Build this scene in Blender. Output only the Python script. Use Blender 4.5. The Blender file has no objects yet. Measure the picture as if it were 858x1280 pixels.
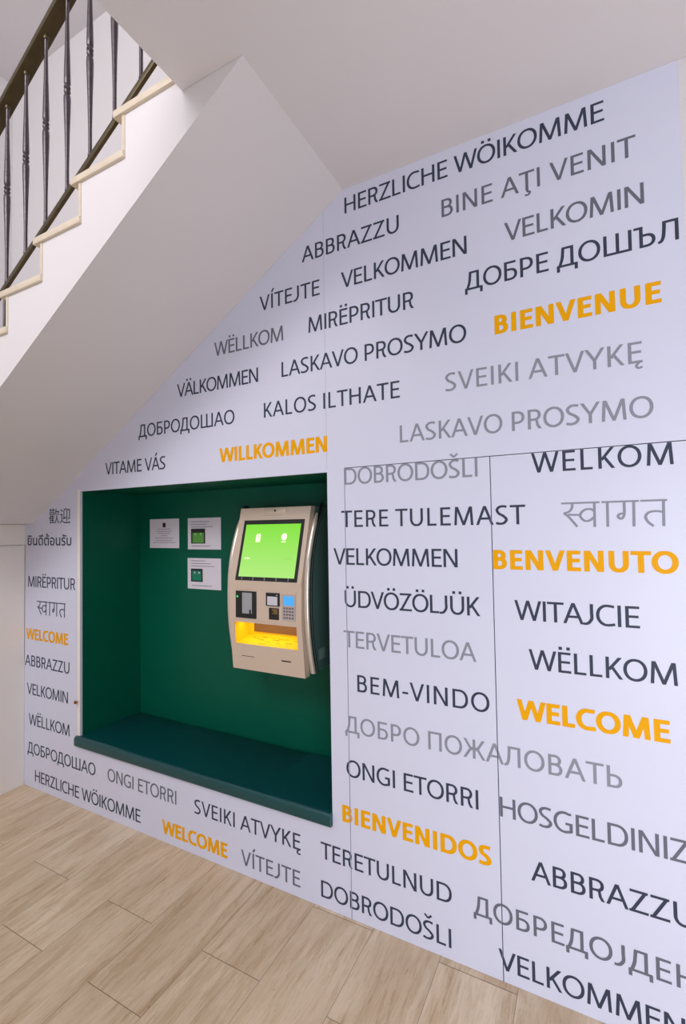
import bpy, bmesh, math, random
from mathutils import Vector, Matrix

SC = bpy.context.scene
COL = SC.collection
random.seed(7)

# ------------------------------------------------------------------ camera
cam_d = bpy.data.cameras.new('camera')
cam = bpy.data.objects.new('camera', cam_d); COL.objects.link(cam)
cam_d.sensor_fit = 'HORIZONTAL'; cam_d.sensor_width = 36.0
cam_d.lens = 592.13 / 858 * 36.0
cam_d.clip_start = 0.02
RT = Vector((0.8862, 0.4629, -0.0170)); UP = Vector((0.0293, -0.0193, 0.9994)); FW = Vector((-0.4623, 0.8862, 0.0307))
m = Matrix.Identity(4)
for i in range(3):
    m[i][0] = RT[i]; m[i][1] = UP[i]; m[i][2] = -FW[i]
m.translation = Vector((0, 0, 1.77))
cam.matrix_world = m
SC.camera = cam

# ------------------------------------------------------------------ world, lights, exposure
world = bpy.data.worlds.new('world'); SC.world = world; world.use_nodes = True
bg = world.node_tree.nodes['Background']
bg.inputs[0].default_value = (0.90, 0.90, 0.97, 1); bg.inputs[1].default_value = 0.36

def area(name, loc, target, sx, sy, power, col):
    d = bpy.data.lights.new(name, 'AREA'); d.shape = 'RECTANGLE'; d.size = sx; d.size_y = sy
    d.energy = power; d.color = col
    o = bpy.data.objects.new(name, d); COL.objects.link(o); o.location = loc
    o.rotation_euler = (Vector(target) - Vector(loc)).to_track_quat('-Z', 'Y').to_euler()
    return o
area('window_light', (1.5, -1.6, 1.1), (2.9, 2.0, 0.55), 2.2, 1.9, 122, (0.86, 0.91, 1.0))
area('upstairs_window_light', (-1.6, -2.6, 5.2), (-2.0, 2.2, 3.6), 3.0, 1.8, 150, (1.0, 0.97, 0.98))
SC.view_settings.view_transform = 'Standard'
SC.view_settings.look = 'None'
SC.view_settings.gamma = 1.0
SC.view_settings.use_curve_mapping = False
SC.view_settings.exposure = 0.12

# ------------------------------------------------------------------ materials
def lin(c):
    return tuple((v / 12.92 if v <= 0.04045 else ((v + 0.055) / 1.055) ** 2.4) for v in (x / 255 for x in c))
def mat(name, rgb, rough=0.5, metal=0.0, spec=0.5, emit=None, estr=0.0, noise=0.0, nscale=30, bump=0.0, bscale=200):
    M = bpy.data.materials.new(name); M.use_nodes = True
    N = M.node_tree.nodes; L = M.node_tree.links; b = N['Principled BSDF']
    c = lin(rgb)
    b.inputs['Base Color'].default_value = (*c, 1); b.inputs['Roughness'].default_value = rough
    b.inputs['Metallic'].default_value = metal; b.inputs['Specular IOR Level'].default_value = spec
    if emit:
        b.inputs['Emission Color'].default_value = (*lin(emit), 1); b.inputs['Emission Strength'].default_value = estr
    if noise or bump:
        tc = N.new('ShaderNodeTexCoord')
    if noise:
        n = N.new('ShaderNodeTexNoise'); n.inputs['Scale'].default_value = nscale; n.inputs['Detail'].default_value = 4
        L.new(tc.outputs['Object'], n.inputs['Vector'])
        mx = N.new('ShaderNodeMix'); mx.data_type = 'RGBA'
        mx.inputs[6].default_value = (*[v * (1 - noise) for v in c], 1); mx.inputs[7].default_value = (*[min(1, v * (1 + noise)) for v in c], 1)
        L.new(n.outputs['Fac'], mx.inputs[0]); L.new(mx.outputs[2], b.inputs['Base Color'])
    if bump:
        n2 = N.new('ShaderNodeTexNoise'); n2.inputs['Scale'].default_value = bscale; n2.inputs['Detail'].default_value = 3
        L.new(tc.outputs['Object'], n2.inputs['Vector'])
        bp = N.new('ShaderNodeBump'); bp.inputs['Strength'].default_value = bump; bp.inputs['Distance'].default_value = 0.002
        L.new(n2.outputs['Fac'], bp.inputs['Height']); L.new(bp.outputs[0], b.inputs['Normal'])
    return M
VINYL = mat('printed_vinyl', (215, 217, 237), 0.42, noise=0.012, nscale=3)
PLASTER = mat('white_plaster', (222, 219, 222), 0.8, noise=0.015, nscale=2.5, bump=0.05, bscale=60)
SOFFIT = mat('soffit_plaster', (223, 219, 222), 0.85, noise=0.02, nscale=2)
DOORWHITE = mat('white_lacquer', (238, 232, 227), 0.45, noise=0.01, nscale=4)
GREEN = mat('green_vinyl_lining', (0, 87, 66), 0.40, spec=0.22, noise=0.05, nscale=5)
CUSHION = mat('dark_green_leatherette', (6, 70, 74), 0.32, spec=0.55, noise=0.06, nscale=14, bump=0.15, bscale=350)
INK = {'k': mat('dark_grey_print', (58, 64, 82), 0.5, spec=0.2), 'm': mat('mid_grey_print', (106, 108, 122), 0.5, spec=0.2),
       'l': mat('light_grey_print', (142, 145, 158), 0.5, spec=0.2), 'o': mat('amber_print', (238, 168, 0), 0.5, spec=0.12)}
DARKGAP = mat('gap_shade_board', (18, 17, 20), 0.8)  # near-black colour standing for the shade inside open door joints
JOINT = mat('sheet_joint', (188, 186, 198), 0.6)
IRON = mat('hammered_iron', (90, 83, 87), 0.36, metal=0.8, noise=0.35, nscale=60, bump=0.6, bscale=90)
RAILIRON = mat('bronzed_iron', (80, 70, 50), 0.4, metal=0.6, noise=0.3, nscale=25, bump=0.2, bscale=80)
MARBLE = mat('cream_marble', (216, 202, 182), 0.35, noise=0.14, nscale=18)
BRASS = mat('copper_knob', (176, 104, 52), 0.3, metal=0.9)
CHAMP = mat('champagne_metal', (216, 196, 178), 0.36, metal=0.2, noise=0.02, nscale=8)
CHROME = mat('satin_chrome', (224, 214, 202), 0.28, metal=0.55)
KBODY = mat('dark_green_grey_shell', (92, 120, 116), 0.45)
KBLACK = mat('black_plastic', (24, 28, 28), 0.3)
KDARK = mat('dark_slot', (30, 26, 26), 0.6)
GREYPAD = mat('light_grey_pad', (206, 204, 214), 0.4)
GREYPLATE = mat('grey_mirror_plate', (170, 172, 178), 0.3, metal=0.3)
KEYM = mat('keypad_keys', (112, 108, 118), 0.45)
KPAD = mat('keypad_panel', (186, 172, 166), 0.4)
TRAY = mat('yellow_tray', (255, 206, 22), 0.4)
TRAYBACK = mat('tray_back', (120, 84, 50), 0.45)
LCD = mat('blue_lcd', (40, 90, 140), 0.3, emit=(70, 165, 245), estr=0.85)
LED = mat('green_led', (20, 120, 60), 0.3, emit=(40, 230, 110), estr=1.2)
ICON = mat('screen_icon', (230, 240, 200), 0.4, emit=(232, 240, 190), estr=0.95)
ICON2 = mat('screen_caption', (120, 160, 80), 0.4, emit=(120, 165, 80), estr=0.8)
PAPER = mat('white_paper', (224, 218, 230), 0.7)
PRINT = mat('printed_text', (150, 140, 152), 0.7)
PRINTD = mat('printed_black', (34, 32, 40), 0.7)
PRINTG = mat('printed_green', (92, 160, 72), 0.6)
PRINTT = mat('printed_teal', (20, 128, 100), 0.6)
STICK = mat('grey_sticker', (150, 164, 166), 0.5)

def screen_mat():
    M = bpy.data.materials.new('green_screen'); M.use_nodes = True
    N = M.node_tree.nodes; L = M.node_tree.links; b = N['Principled BSDF']
    b.inputs['Base Color'].default_value = (0.02, 0.03, 0.02, 1); b.inputs['Roughness'].default_value = 0.15
    tc = N.new('ShaderNodeTexCoord'); sp = N.new('ShaderNodeSeparateXYZ'); L.new(tc.outputs['Generated'], sp.inputs[0])
    r = N.new('ShaderNodeValToRGB'); e = r.color_ramp.elements
    e[0].color = (*lin((172, 232, 118)), 1); e[1].color = (*lin((122, 222, 36)), 1)
    e2 = r.color_ramp.elements.new(0.55); e2.color = (*lin((150, 226, 84)), 1)
    L.new(sp.outputs['Z'], r.inputs[0]); L.new(r.outputs[0], b.inputs['Emission Color']); b.inputs['Emission Strength'].default_value = 0.93
    return M
SCREEN = screen_mat()

def floor_mat():
    M = bpy.data.materials.new('travertine_tile'); M.use_nodes = True
    N = M.node_tree.nodes; L = M.node_tree.links; b = N['Principled BSDF']
    at = N.new('ShaderNodeAttribute'); at.attribute_name = 'tile'
    sep = N.new('ShaderNodeSeparateColor'); L.new(at.outputs['Color'], sep.inputs[0])
    tc = N.new('ShaderNodeTexCoord')
    off = N.new('ShaderNodeVectorMath'); off.operation = 'SCALE'; off.inputs['Scale'].default_value = 40
    L.new(at.outputs['Color'], off.inputs[0])
    add = N.new('ShaderNodeVectorMath'); L.new(tc.outputs['Object'], add.inputs[0]); L.new(off.outputs[0], add.inputs[1])
    def noise(scale, detail, rough, vec):
        mp = N.new('ShaderNodeMapping'); mp.inputs['Scale'].default_value = vec
        L.new(add.outputs[0], mp.inputs[0])
        n = N.new('ShaderNodeTexNoise'); n.inputs['Scale'].default_value = scale; n.inputs['Detail'].default_value = detail
        n.inputs['Roughness'].default_value = rough; n.inputs['Distortion'].default_value = 0.5
        L.new(mp.outputs[0], n.inputs['Vector']); return n
    n1 = noise(1.0, 6, 0.66, (12, 1.0, 1)); n2 = noise(1.0, 5, 0.75, (60, 7, 1)); n3 = noise(1.0, 4, 0.6, (7, 1.6, 1)); n4 = noise(1.0, 4, 0.7, (90, 12, 1))
    r = N.new('ShaderNodeValToRGB'); e = r.color_ramp.elements
    e[0].position = 0.24; e[0].color = (*lin((138, 106, 78)), 1); e[1].position = 0.80; e[1].color = (*lin((250, 240, 224)), 1)
    for p, c in ((0.35, (186, 156, 124)), (0.43, (226, 204, 174)), (0.52, (240, 223, 198)), (0.60, (218, 193, 162)), (0.68, (243, 229, 207))):
        k = e.new(p); k.color = (*lin(c), 1)
    mixn = N.new('ShaderNodeMix'); mixn.data_type = 'FLOAT'; mixn.inputs[0].default_value = 0.38
    L.new(n1.outputs['Fac'], mixn.inputs[2]); L.new(n2.outputs['Fac'], mixn.inputs[3])
    L.new(mixn.outputs[0], r.inputs[0])
    # per tile shade (travertine slabs differ in colour)
    tint = N.new('ShaderNodeMix'); tint.data_type = 'RGBA'; tint.blend_type = 'MULTIPLY'; tint.inputs[0].default_value = 1
    tr = N.new('ShaderNodeValToRGB'); te = tr.color_ramp.elements
    te[0].color = (0.85, 0.82, 0.78, 1); te[1].color = (0.95, 0.94, 0.92, 1); L.new(sep.outputs[0], tr.inputs[0])
    L.new(r.outputs[0], tint.inputs[6]); L.new(tr.outputs[0], tint.inputs[7])
    # broad clouds and short dark pores
    cl = N.new('ShaderNodeMix'); cl.data_type = 'RGBA'; cl.blend_type = 'MULTIPLY'; cl.inputs[0].default_value = 1
    cr = N.new('ShaderNodeValToRGB'); ce = cr.color_ramp.elements; ce[0].position = 0.3; ce[0].color = (0.79, 0.73, 0.66, 1); ce[1].position = 0.62; ce[1].color = (1, 1, 1, 1)
    L.new(n3.outputs['Fac'], cr.inputs[0]); L.new(tint.outputs[2], cl.inputs[6]); L.new(cr.outputs[0], cl.inputs[7])
    po = N.new('ShaderNodeMix'); po.data_type = 'RGBA'; po.blend_type = 'MULTIPLY'; po.inputs[0].default_value = 1
    pr = N.new('ShaderNodeValToRGB'); pe = pr.color_ramp.elements; pe[0].position = 0.27; pe[0].color = (0.58, 0.5, 0.42, 1); pe[1].position = 0.37; pe[1].color = (1, 1, 1, 1)
    L.new(n4.outputs['Fac'], pr.inputs[0]); L.new(cl.outputs[2], po.inputs[6]); L.new(pr.outputs[0], po.inputs[7])
    L.new(po.outputs[2], b.inputs['Base Color'])
    b.inputs['Roughness'].default_value = 0.42; b.inputs['Specular IOR Level'].default_value = 0.35
    return M
TILE = floor_mat()
GROUT = mat('grout', (128, 108, 88), 0.9)

# ------------------------------------------------------------------ helpers
def tag(o, label, cat, kind=None, group=None):
    o['label'] = label
    o['category'] = cat
    if kind: o['kind'] = kind
    if group: o['group'] = group
    return o
def obj(name, bm, material, parent=None, smooth=False, label=None):
    me = bpy.data.meshes.new(name)
    bmesh.ops.recalc_face_normals(bm, faces=bm.faces)
    bm.to_mesh(me); bm.free()
    for mm in (material if isinstance(material, (list, tuple)) else [material]): me.materials.append(mm)
    if smooth:
        for p in me.polygons: p.use_smooth = True
        try: me.set_sharp_from_angle(angle=math.radians(35))
        except Exception: pass
    o = bpy.data.objects.new(name, me); COL.objects.link(o)
    if parent: o.parent = parent
    if label: o['label'] = label
    return o
def empty(name, loc=(0, 0, 0)):
    o = bpy.data.objects.new(name, None); COL.objects.link(o); o.location = loc; o.empty_display_size = 0.1
    return o
def box(bm, x0, x1, y0, y1, z0, z1):
    v = [bm.verts.new((x, y, z)) for x in (x0, x1) for y in (y0, y1) for z in (z0, z1)]
    for f in ((0, 1, 3, 2), (4, 6, 7, 5), (0, 4, 5, 1), (2, 3, 7, 6), (0, 2, 6, 4), (1, 5, 7, 3)):
        bm.faces.new([v[i] for i in f])
def bevel(bm, r, seg=2):
    bmesh.ops.bevel(bm, geom=list(bm.edges), offset=r, segments=seg, affect='EDGES', profile=0.5)
def boxo(name, b, material, parent=None, r=0.0, label=None, seg=2):
    bm = bmesh.new(); box(bm, *b)
    if r: bevel(bm, r, seg)
    return obj(name, bm, material, parent, smooth=bool(r), label=label)
def poly_extrude(loops, axis, a0, a1):
    """2-D outline(s) filled and extruded along one axis; loops[1:] are holes."""
    bm = bmesh.new(); edges = []
    def P(u, v, a):
        return {'y': (u, a, v), 'x': (a, u, v), 'z': (u, v, a)}[axis]
    for lp in loops:
        vs = [bm.verts.new(P(u, v, a0)) for u, v in lp]
        edges += [bm.edges.new((vs[i], vs[(i + 1) % len(vs)])) for i in range(len(vs))]
    bmesh.ops.triangle_fill(bm, edges=edges, use_beauty=True)
    fs = list(bm.faces)
    r = bmesh.ops.extrude_face_region(bm, geom=fs)
    d = {'y': (0, a1 - a0, 0), 'x': (a1 - a0, 0, 0), 'z': (0, 0, a1 - a0)}[axis]
    bmesh.ops.translate(bm, verts=[e for e in r['geom'] if isinstance(e, bmesh.types.BMVert)], vec=d)
    return bm
def lathe(bm, prof, n=10, c=(0, 0)):
    rings = []
    for r, z in prof:
        rings.append([bm.verts.new((c[0] + r * math.cos(2 * math.pi * i / n), c[1] + r * math.sin(2 * math.pi * i / n), z)) for i in range(n)])
    for a, b in zip(rings, rings[1:]):
        for i in range(n):
            bm.faces.new((a[i], a[(i + 1) % n], b[(i + 1) % n], b[i]))
    bm.faces.new(rings[0]); bm.faces.new(rings[-1])

D = 1.946            # face of the printed wall
ZS = 2.041           # head of the flush doors
ZC = 3.354           # ceiling
XL = -3.575          # left corner
NX0, NX1, NZ0, NZ1, NB = -2.950, -1.097, 0.387, 2.028, 2.407   # green niche
S1, S2, XE = -1.005, -0.349, 0.313                               # door seams, end of the print

# ------------------------------------------------------------------ floor
def build_floor():
    bm = bmesh.new(); cl = bm.loops.layers.color.new('tile')
    px, x_base, gap = 0.3015, -2.4058, 0.0011
    def quad(x0, x1, y0, y1):
        v = [bm.verts.new(p) for p in ((x0, y0, 0), (x1, y0, 0), (x1, y1, 0), (x0, y1, 0))]
        f = bm.faces.new(v); c = (random.random(), random.random(), random.random(), 1)
        for l in f.loops: l[cl] = c
    for k in range(-9, 20):
        x0 = x_base + k * px
        if k == 6: joints = [1.916, 1.30, 0.69]
        elif k == 4: joints = [1.932, 0.95]
        elif k % 2 == 0: joints = [1.220, 0.60]
        else: joints = [1.525, 0.92]
        while joints[-1] > -5.2: joints.append(joints[-1] - 0.61 - 0.305 * (random.random() < 0.3))
        ys = [1.97] + joints
        for a, b in zip(ys, ys[1:]):
            quad(x0 + 0.0007, x0 + px - 0.0007, b + gap, a - gap)
    me = bpy.data.meshes.new('floor')
    base = [bm.verts.new(p) for p in ((-5.3, -5.5, -0.0022), (3.8, -5.5, -0.0022), (3.8, 1.97, -0.0022), (-5.3, 1.97, -0.0022))]
    f = bm.faces.new(base); f.material_index = 1
    for l in f.loops: l[cl] = (0.5, 0.5, 0.5, 1)
    low = [bm.verts.new(p) for p in ((-5.3, -5.5, -0.1), (3.8, -5.5, -0.1), (3.8, 1.97, -0.1), (-5.3, 1.97, -0.1))]
    for i in range(4):
        g = bm.faces.new((base[i], base[(i + 1) % 4], low[(i + 1) % 4], low[i])); g.material_index = 1
    bm.to_mesh(me); bm.free(); me.materials.append(TILE); me.materials.append(GROUT)
    o = bpy.data.objects.new('floor', me); COL.objects.link(o)
    tag(o, 'beige travertine tile floor laid in long staggered planks', 'floor', 'structure')
build_floor()

# ------------------------------------------------------------------ printed wall, doors, niche
bm = poly_extrude([[(XL, 0.001), (S1 - 0.0019, 0.001), (S1 - 0.0019, ZS + 0.0017), (XE, ZS + 0.0017), (XE, ZC), (-0.988, ZC), (-3.472, 1.826), (XL, 1.826)],
                   [(NX0, NZ0), (NX1, NZ0), (NX1, NZ1), (NX0, NZ1)]], 'y', D, D + 0.014)
WALL = tag(obj('wall_front', bm, VINYL), 'white wall under the stairs printed with welcome words, surrounding the green niche', 'wall', 'structure')
bm = bmesh.new(); box(bm, S1 + 0.0019, S2 - 0.0019, D, D + 0.014, 0.001, ZS - 0.0017)
DOOR1 = tag(obj('door_1', bm, VINYL), 'narrow flush white door printed with welcome words beside the niche', 'door', 'structure')
bm = bmesh.new(); box(bm, S2 + 0.0019, XE, D, D + 0.014, 0.001, ZS - 0.0017)
DOOR2 = tag(obj('door_2', bm, VINYL), 'flush white door printed with BENVENUTO and WELCOME, nearest the right edge', 'door', 'structure')
tag(boxo('joint_shade_1', (-1.08, XE + 0.05, D + 0.0145, D + 0.03, 0.001, ZS + 0.04), DARKGAP), 'added dark backing that stands for shade in the thin joints of the flush doors', 'trim', 'structure')  # added sheet, its dark colour keeps the door gaps looking shaded
bm = bmesh.new()
box(bm, NX0 - 0.027, NX0, D - 0.0025, D - 0.0002, 0.4525, NZ1 + 0.012); 
tag(obj('trim_2', bm, DOORWHITE), 'thin white edge strip down the left side of the green niche', 'trim', 'structure')
boxo('seam', (NX1 - 0.0008, NX1 + 0.0008, D - 0.0006, D + 0.0004, ZS, 3.285), JOINT, WALL, label='fine upright joint between two printed sheets')
bm = bmesh.new(); box(bm, XE + 0.0005, 3.4, D + 0.002, D + 0.03, 0.001, ZC)
tag(obj('wall_right', bm, PLASTER), 'plain white wall past the right end of the printed panel', 'wall', 'structure')

bm = bmesh.new(); t = 0.014
box(bm, NX0 - t, NX1 + t, NB, NB + t, NZ0 - t, NZ1 + t)
box(bm, NX0 - t, NX0, D + 0.0145, NB, NZ0 - t, NZ1 + t); box(bm, NX1, NX1 + t, D + 0.0315, NB, NZ0 - t, NZ1 + t)
box(bm, NX0, NX1, D + 0.0145, NB, NZ0 - t, NZ0); box(bm, NX0, NX1, D + 0.0145, NB, NZ1, NZ1 + t)
tag(obj('wall_niche', bm, GREEN), 'dark green lined niche set into the printed wall', 'niche', 'structure')

# left wall below the stair, with a flush door whose joint shows
bm = poly_extrude([[(-3.2, 0.001), (1.2195, 0.001), (1.2195, 1.6795), (D, 1.6795), (D, 1.824), (1.2195, 1.824), (1.2195, 1.8535), (-3.2, 1.8535)]], 'x', XL - 0.03, XL - 0.0005)  # run in front of the stair face is unseen, added to block left light
tag(obj('wall_left', bm, DOORWHITE), 'white strip of wall above the flush door at the left corner, with an added unseen front run that blocks side light', 'wall', 'structure')
bm = bmesh.new(); box(bm, XL - 0.03, XL - 0.0005, 1.224, D - 0.003, 0.001, 1.6765)
tag(obj('door_3', bm, DOORWHITE), 'plain flush white door at the left corner below the stairs', 'door', 'structure')
tag(boxo('joint_shade_2', (XL - 0.06, XL - 0.031, 1.23, D, 0.001, 1.82), DARKGAP), 'added dark backing that stands for shade in the joint of the left flush door', 'trim', 'structure')  # added sheet too, shade of the left door joint put into its colour
bm = poly_extrude([[(-4.829, -3.2), (XL - 0.0305, -3.2), (XL - 0.0305, 1.2185), (-3.7445, 1.2185), (-3.7445, 2.4985), (-4.829, 2.4985)]], 'z', 1.70, 1.8535)
tag(obj('floor_landing', bm, MARBLE), 'cream landing at the foot of the stair flight', 'landing', 'structure')

# small copper knob
bm = bmesh.new(); lathe(bm, [(0.004, 0), (0.004, 0.008), (0.009, 0.011), (0.0115, 0.016), (0.010, 0.021), (0.005, 0.024)], 16)
bmesh.ops.rotate(bm, verts=bm.verts, cent=(0, 0, 0), matrix=Matrix.Rotation(math.radians(90), 3, 'X'))
k = obj('knob', bm, BRASS, smooth=True); k.location = (-2.972, D - 0.0025, 0.668)
tag(k, 'tiny round copper knob on the white strip left of the green niche', 'knob')

# ------------------------------------------------------------------ main ceiling, upper room
bm = poly_extrude([[(-1.264, -5.4), (3.6, -5.4), (3.6, D + 0.032), (-0.986, D + 0.032), (-0.986, 1.2195), (-1.264, 1.2195)]], 'z', ZC + 0.0005, ZC + 0.22)
tag(obj('ceiling', bm, SOFFIT), 'flat white ceiling right of the stairwell opening', 'ceiling', 'structure')
bm = bmesh.new(); box(bm, -5.3, 3.6, 2.5, 2.56, 0.6, 6.09)
tag(obj('wall_upper_back', bm, PLASTER), 'bright white wall behind the stair balusters', 'wall', 'structure')
bm = bmesh.new(); box(bm, -4.89, -4.83, -5.4, 2.4995, 0.001, 6.09)
tag(obj('wall_upper_left', bm, PLASTER), 'white left wall of the stairwell behind the handrail', 'wall', 'structure')
bm = bmesh.new(); box(bm, -5.3, 3.6, -5.4, 2.56, 6.0905, 6.2)
tag(obj('ceiling_upper', bm, PLASTER), 'pale ceiling of the upper floor glimpsed above the handrail', 'ceiling', 'structure')

# ------------------------------------------------------------------ staircase
YF, YB2 = 1.2205, 2.4985
RUN, RISE = 0.2715, 0.1752
NOSE = [(-1.630 - i * RUN, 3.4305 - i * RISE) for i in range(-3, 12)]      # nosing tip (top) of each tread
RX = lambda i: NOSE[i][0] + 0.043                                          # face of the riser below a nosing
ST = empty('staircase', (-2.0, YF, 0))
tag(ST, 'white staircase with cream marble treads rising to the right over the printed wall', 'staircase', 'structure')
def part(name, bm, material, parent, smooth=False, label=None):
    o = obj(name, bm, material, parent, smooth, label)
    o.matrix_parent_inverse = Matrix.Translation(-parent.location)
    return o
TT, RTK = 0.030, 0.016
top = []
for i, (nx, nz) in enumerate(NOSE):
    if nx > -0.95 or nz < 1.95: continue
    top += [(RX(i) + RUN + RTK, nz - TT), (RX(i) + RTK, nz - TT)]
lowz = lambda x: ZC + (x + 0.988) * (ZC - 1.826) / (3.472 - 0.988)
xr = top[0][0]; xl = top[-1][0]
out = top + [(xl, 1.8265), (-3.472, 1.8265), (-0.988, ZC + 0.0008), (xr, ZC + 0.0008)]
part('stair_body', poly_extrude([out], 'y', YF, YB2), SOFFIT, ST, label='white stair stringer and sloping underside')
for i, (nx, nz) in enumerate(NOSE):
    if nx > -0.95 or nz < 1.95: continue
    b = bmesh.new(); box(b, nx, RX(i) + RUN + 0.0155, YF - 0.012, YB2, nz - TT, nz); bevel(b, 0.004, 2)
    part('tread', b, MARBLE, ST, True)
    b = bmesh.new(); box(b, RX(i), RX(i) + RTK - 0.0003, YF - 0.003, YB2, nz - RISE, nz - TT - 0.0003)
    part('riser', b, MARBLE, ST)

# ------------------------------------------------------------------ railing
YR = 1.275
RAIL = empty('stair_railing', (-2.0, YR, 2.9))
tag(RAIL, 'dark wrought iron stair railing with slim knotted balusters and a flat handrail', 'railing')
SL = 0.606
lowbar = lambda x: 3.1915 + (x + 2.161) * 0.606      # centre of the bottom bar
hand = lambda x: 4.075 + (x + 2.187) * 0.606         # underside of the handrail
def slope_bar(x0, x1, zf, y0, y1, h, r):
    b = bmesh.new()
    v = [b.verts.new((x, y, zf(x) + dz)) for x in (x0, x1) for y in (y0, y1) for dz in (0, h)]
    for f in ((0, 1, 3, 2), (4, 6, 7, 5), (0, 4, 5, 1), (2, 3, 7, 6), (0, 2, 6, 4), (1, 5, 7, 3)): b.faces.new([v[i] for i in f])
    bevel(b, r, 2); return b
part('handrail', slope_bar(-3.95, -0.9, hand, YR - 0.032, YR + 0.032, 0.034, 0.006), RAILIRON, RAIL, True)
part('bottom_rail', slope_bar(-3.93, -1.06, lambda x: lowbar(x) - 0.017, YR - 0.008, YR + 0.008, 0.031, 0.003), RAILIRON, RAIL, True)
xs = [-2.507 + 0.1603 * k for k in range(-8, 9)]
for k, x in enumerate(xs):
    z0, z1 = lowbar(x) + 0.012, hand(x) + 0.004
    zk = z0 + (z1 - z0) * 0.522
    a, c_ = 0.0078, 0.0148
    prof = [(a + .002, z0), (a, z0 + 0.02), (a, z0 + 0.12), (0.0105, (z0 + zk) / 2 + .03), (0.0136, zk - 0.10), (c_, zk - 0.045), (c_ - .001, zk - 0.028), (0.0098, zk - 0.021),
            (0.0136, zk - 0.013), (0.0142, zk - 0.007), (0.0098, zk), (0.0142, zk + 0.007), (0.0136, zk + 0.013), (0.0098, zk + 0.021),
            (c_ - .001, zk + 0.028), (c_ - .001, zk + 0.05), (0.0125, zk + 0.12), (0.0098, (z1 + zk) / 2), (a, z1 - 0.1), (a, z1 - 0.005), (a + .003, z1)]
    b = bmesh.new(); lathe(b, prof, 12, (x, YR)); part('baluster', b, IRON, RAIL, True)
    b = bmesh.new(); lathe(b, [(0.012, hand(x) - 0.012), (0.014, hand(x) - 0.006), (0.014, hand(x) + 0.004)], 10, (x, YR))
    part('collar', b, RAILIRON, RAIL, True)
for i in (7, 11):
    nx, nz = NOSE[i]
    b = bmesh.new(); x = nx + 0.192; z0 = nz
    if lowbar(x) > z0 + 0.02:
        lathe(b, [(0.02, z0), (0.02, z0 + 0.004), (0.0075, z0 + 0.006), (0.0075, lowbar(x))], 12, (x, YR)); part('foot_post', b, IRON, RAIL, True)
    else: b.free()

# ------------------------------------------------------------------ bench cushion
def build_cushion():
    r = 0.020; yf, yb, z0, z1 = D - 0.024, NB - 0.003, NZ0 + 0.0008, 0.4517
    prof = [(yb, z0), (yf + 0.012, z0)]
    for i in range(5): a = math.radians(-90 - 22.5 * i); prof.append((yf + 0.012 + 0.012 * math.cos(a), z0 + 0.012 + 0.012 * math.sin(a)))
    for i in range(9): a = math.radians(180 - 11.25 * i); prof.append((yf + r + r * math.cos(a), z1 - r + r * math.sin(a)))
    prof += [(yb - 0.02, z1), (yb, z1 - 0.012)]
    bm = bmesh.new()
    def inset(p, k):
        cy, cz = (yf + yb) / 2, (z0 + z1) / 2
        return (p[0] + (0.010 if p[0] < cy else -0.0) * k, p[1] + (0.010 if p[1] < cz else -0.010) * k)
    secs = [(NX0 - 0.0375, 1, True), (NX0 - 0.034, .45, True), (NX0 - 0.027, 0, True), (NX1 - 0.003, 0, False)]
    # the padded body between the niche sides
    n = 40; rings = []
    xa, xb = NX0 + 0.0008, NX1 - 0.0012
    for i in range(n + 1):
        x = xa + (xb - xa) * i / n
        ring = []
        for (y, z) in prof:
            dz = 0.0022 * math.sin(x * 3.1 + y * 5) + 0.0012 * math.sin(x * 9 + 1) if z > z1 - 0.001 else 0
            ring.append(bm.verts.new((x, y, z + dz)))
        rings.append(ring)
    for a, b in zip(rings, rings[1:]):
        for i in range(len(prof)): bm.faces.new((a[i], a[(i + 1) % len(prof)], b[(i + 1) % len(prof)], b[i]))
    bm.faces.new(rings[0]); bm.faces.new(rings[-1])
    # padded lip that laps over the wall at the left end
    lip = [(min(y, D - 0.0028), z) for y, z in prof]
    sec = [(NX0 - 0.0375, .9), (NX0 - 0.0345, .4), (NX0 - 0.029, 0), (xa, 0)]
    rings = []
    for x, kk in sec:
        ring = []
        for y, z in lip:
            ring.append(bm.verts.new((x, y + (0.006 * kk if y < D - 0.004 else 0), z + (0.006 if z < 0.42 else -0.006) * kk)))
        rings.append(ring)
    for a, b in zip(rings, rings[1:]):
        for i in range(len(lip)): bm.faces.new((a[i], a[(i + 1) % len(lip)], b[(i + 1) % len(lip)], b[i]))
    bm.faces.new(rings[0]); bm.faces.new(rings[-1])
    o = obj('bench_cushion', bm, CUSHION, smooth=True)
    tag(o, 'long dark green padded bench cushion filling the bottom of the niche', 'cushion')
build_cushion()

# ------------------------------------------------------------------ lettering
def seg_ribbon(pts, hv, hh, closed=False, k=1.0):
    """Outline quads of a stroke; upright runs are hv thick (half), level runs hh."""
    quads = []; n = len(pts); offs = []
    for i in range(n):
        a = pts[(i - 1) % n] if (closed or i > 0) else pts[i]
        b = pts[(i + 1) % n] if (closed or i < n - 1) else pts[i]
        dx, dy = b[0] - a[0], b[1] - a[1]; l = math.hypot(dx, dy) or 1; dx /= l; dy /= l
        h = (hh + (hv - hh) * abs(dy)) * k
        offs.append((-dy * h, dx * h))
    rng = range(n if closed else n - 1)
    for i in rng:
        j = (i + 1) % n; p, q, o, r = pts[i], pts[j], offs[i], offs[j]
        quads.append([(p[0] + o[0], p[1] + o[1]), (p[0] - o[0], p[1] - o[1]), (q[0] - r[0], q[1] - r[1]), (q[0] + r[0], q[1] + r[1])])
    return quads
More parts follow.
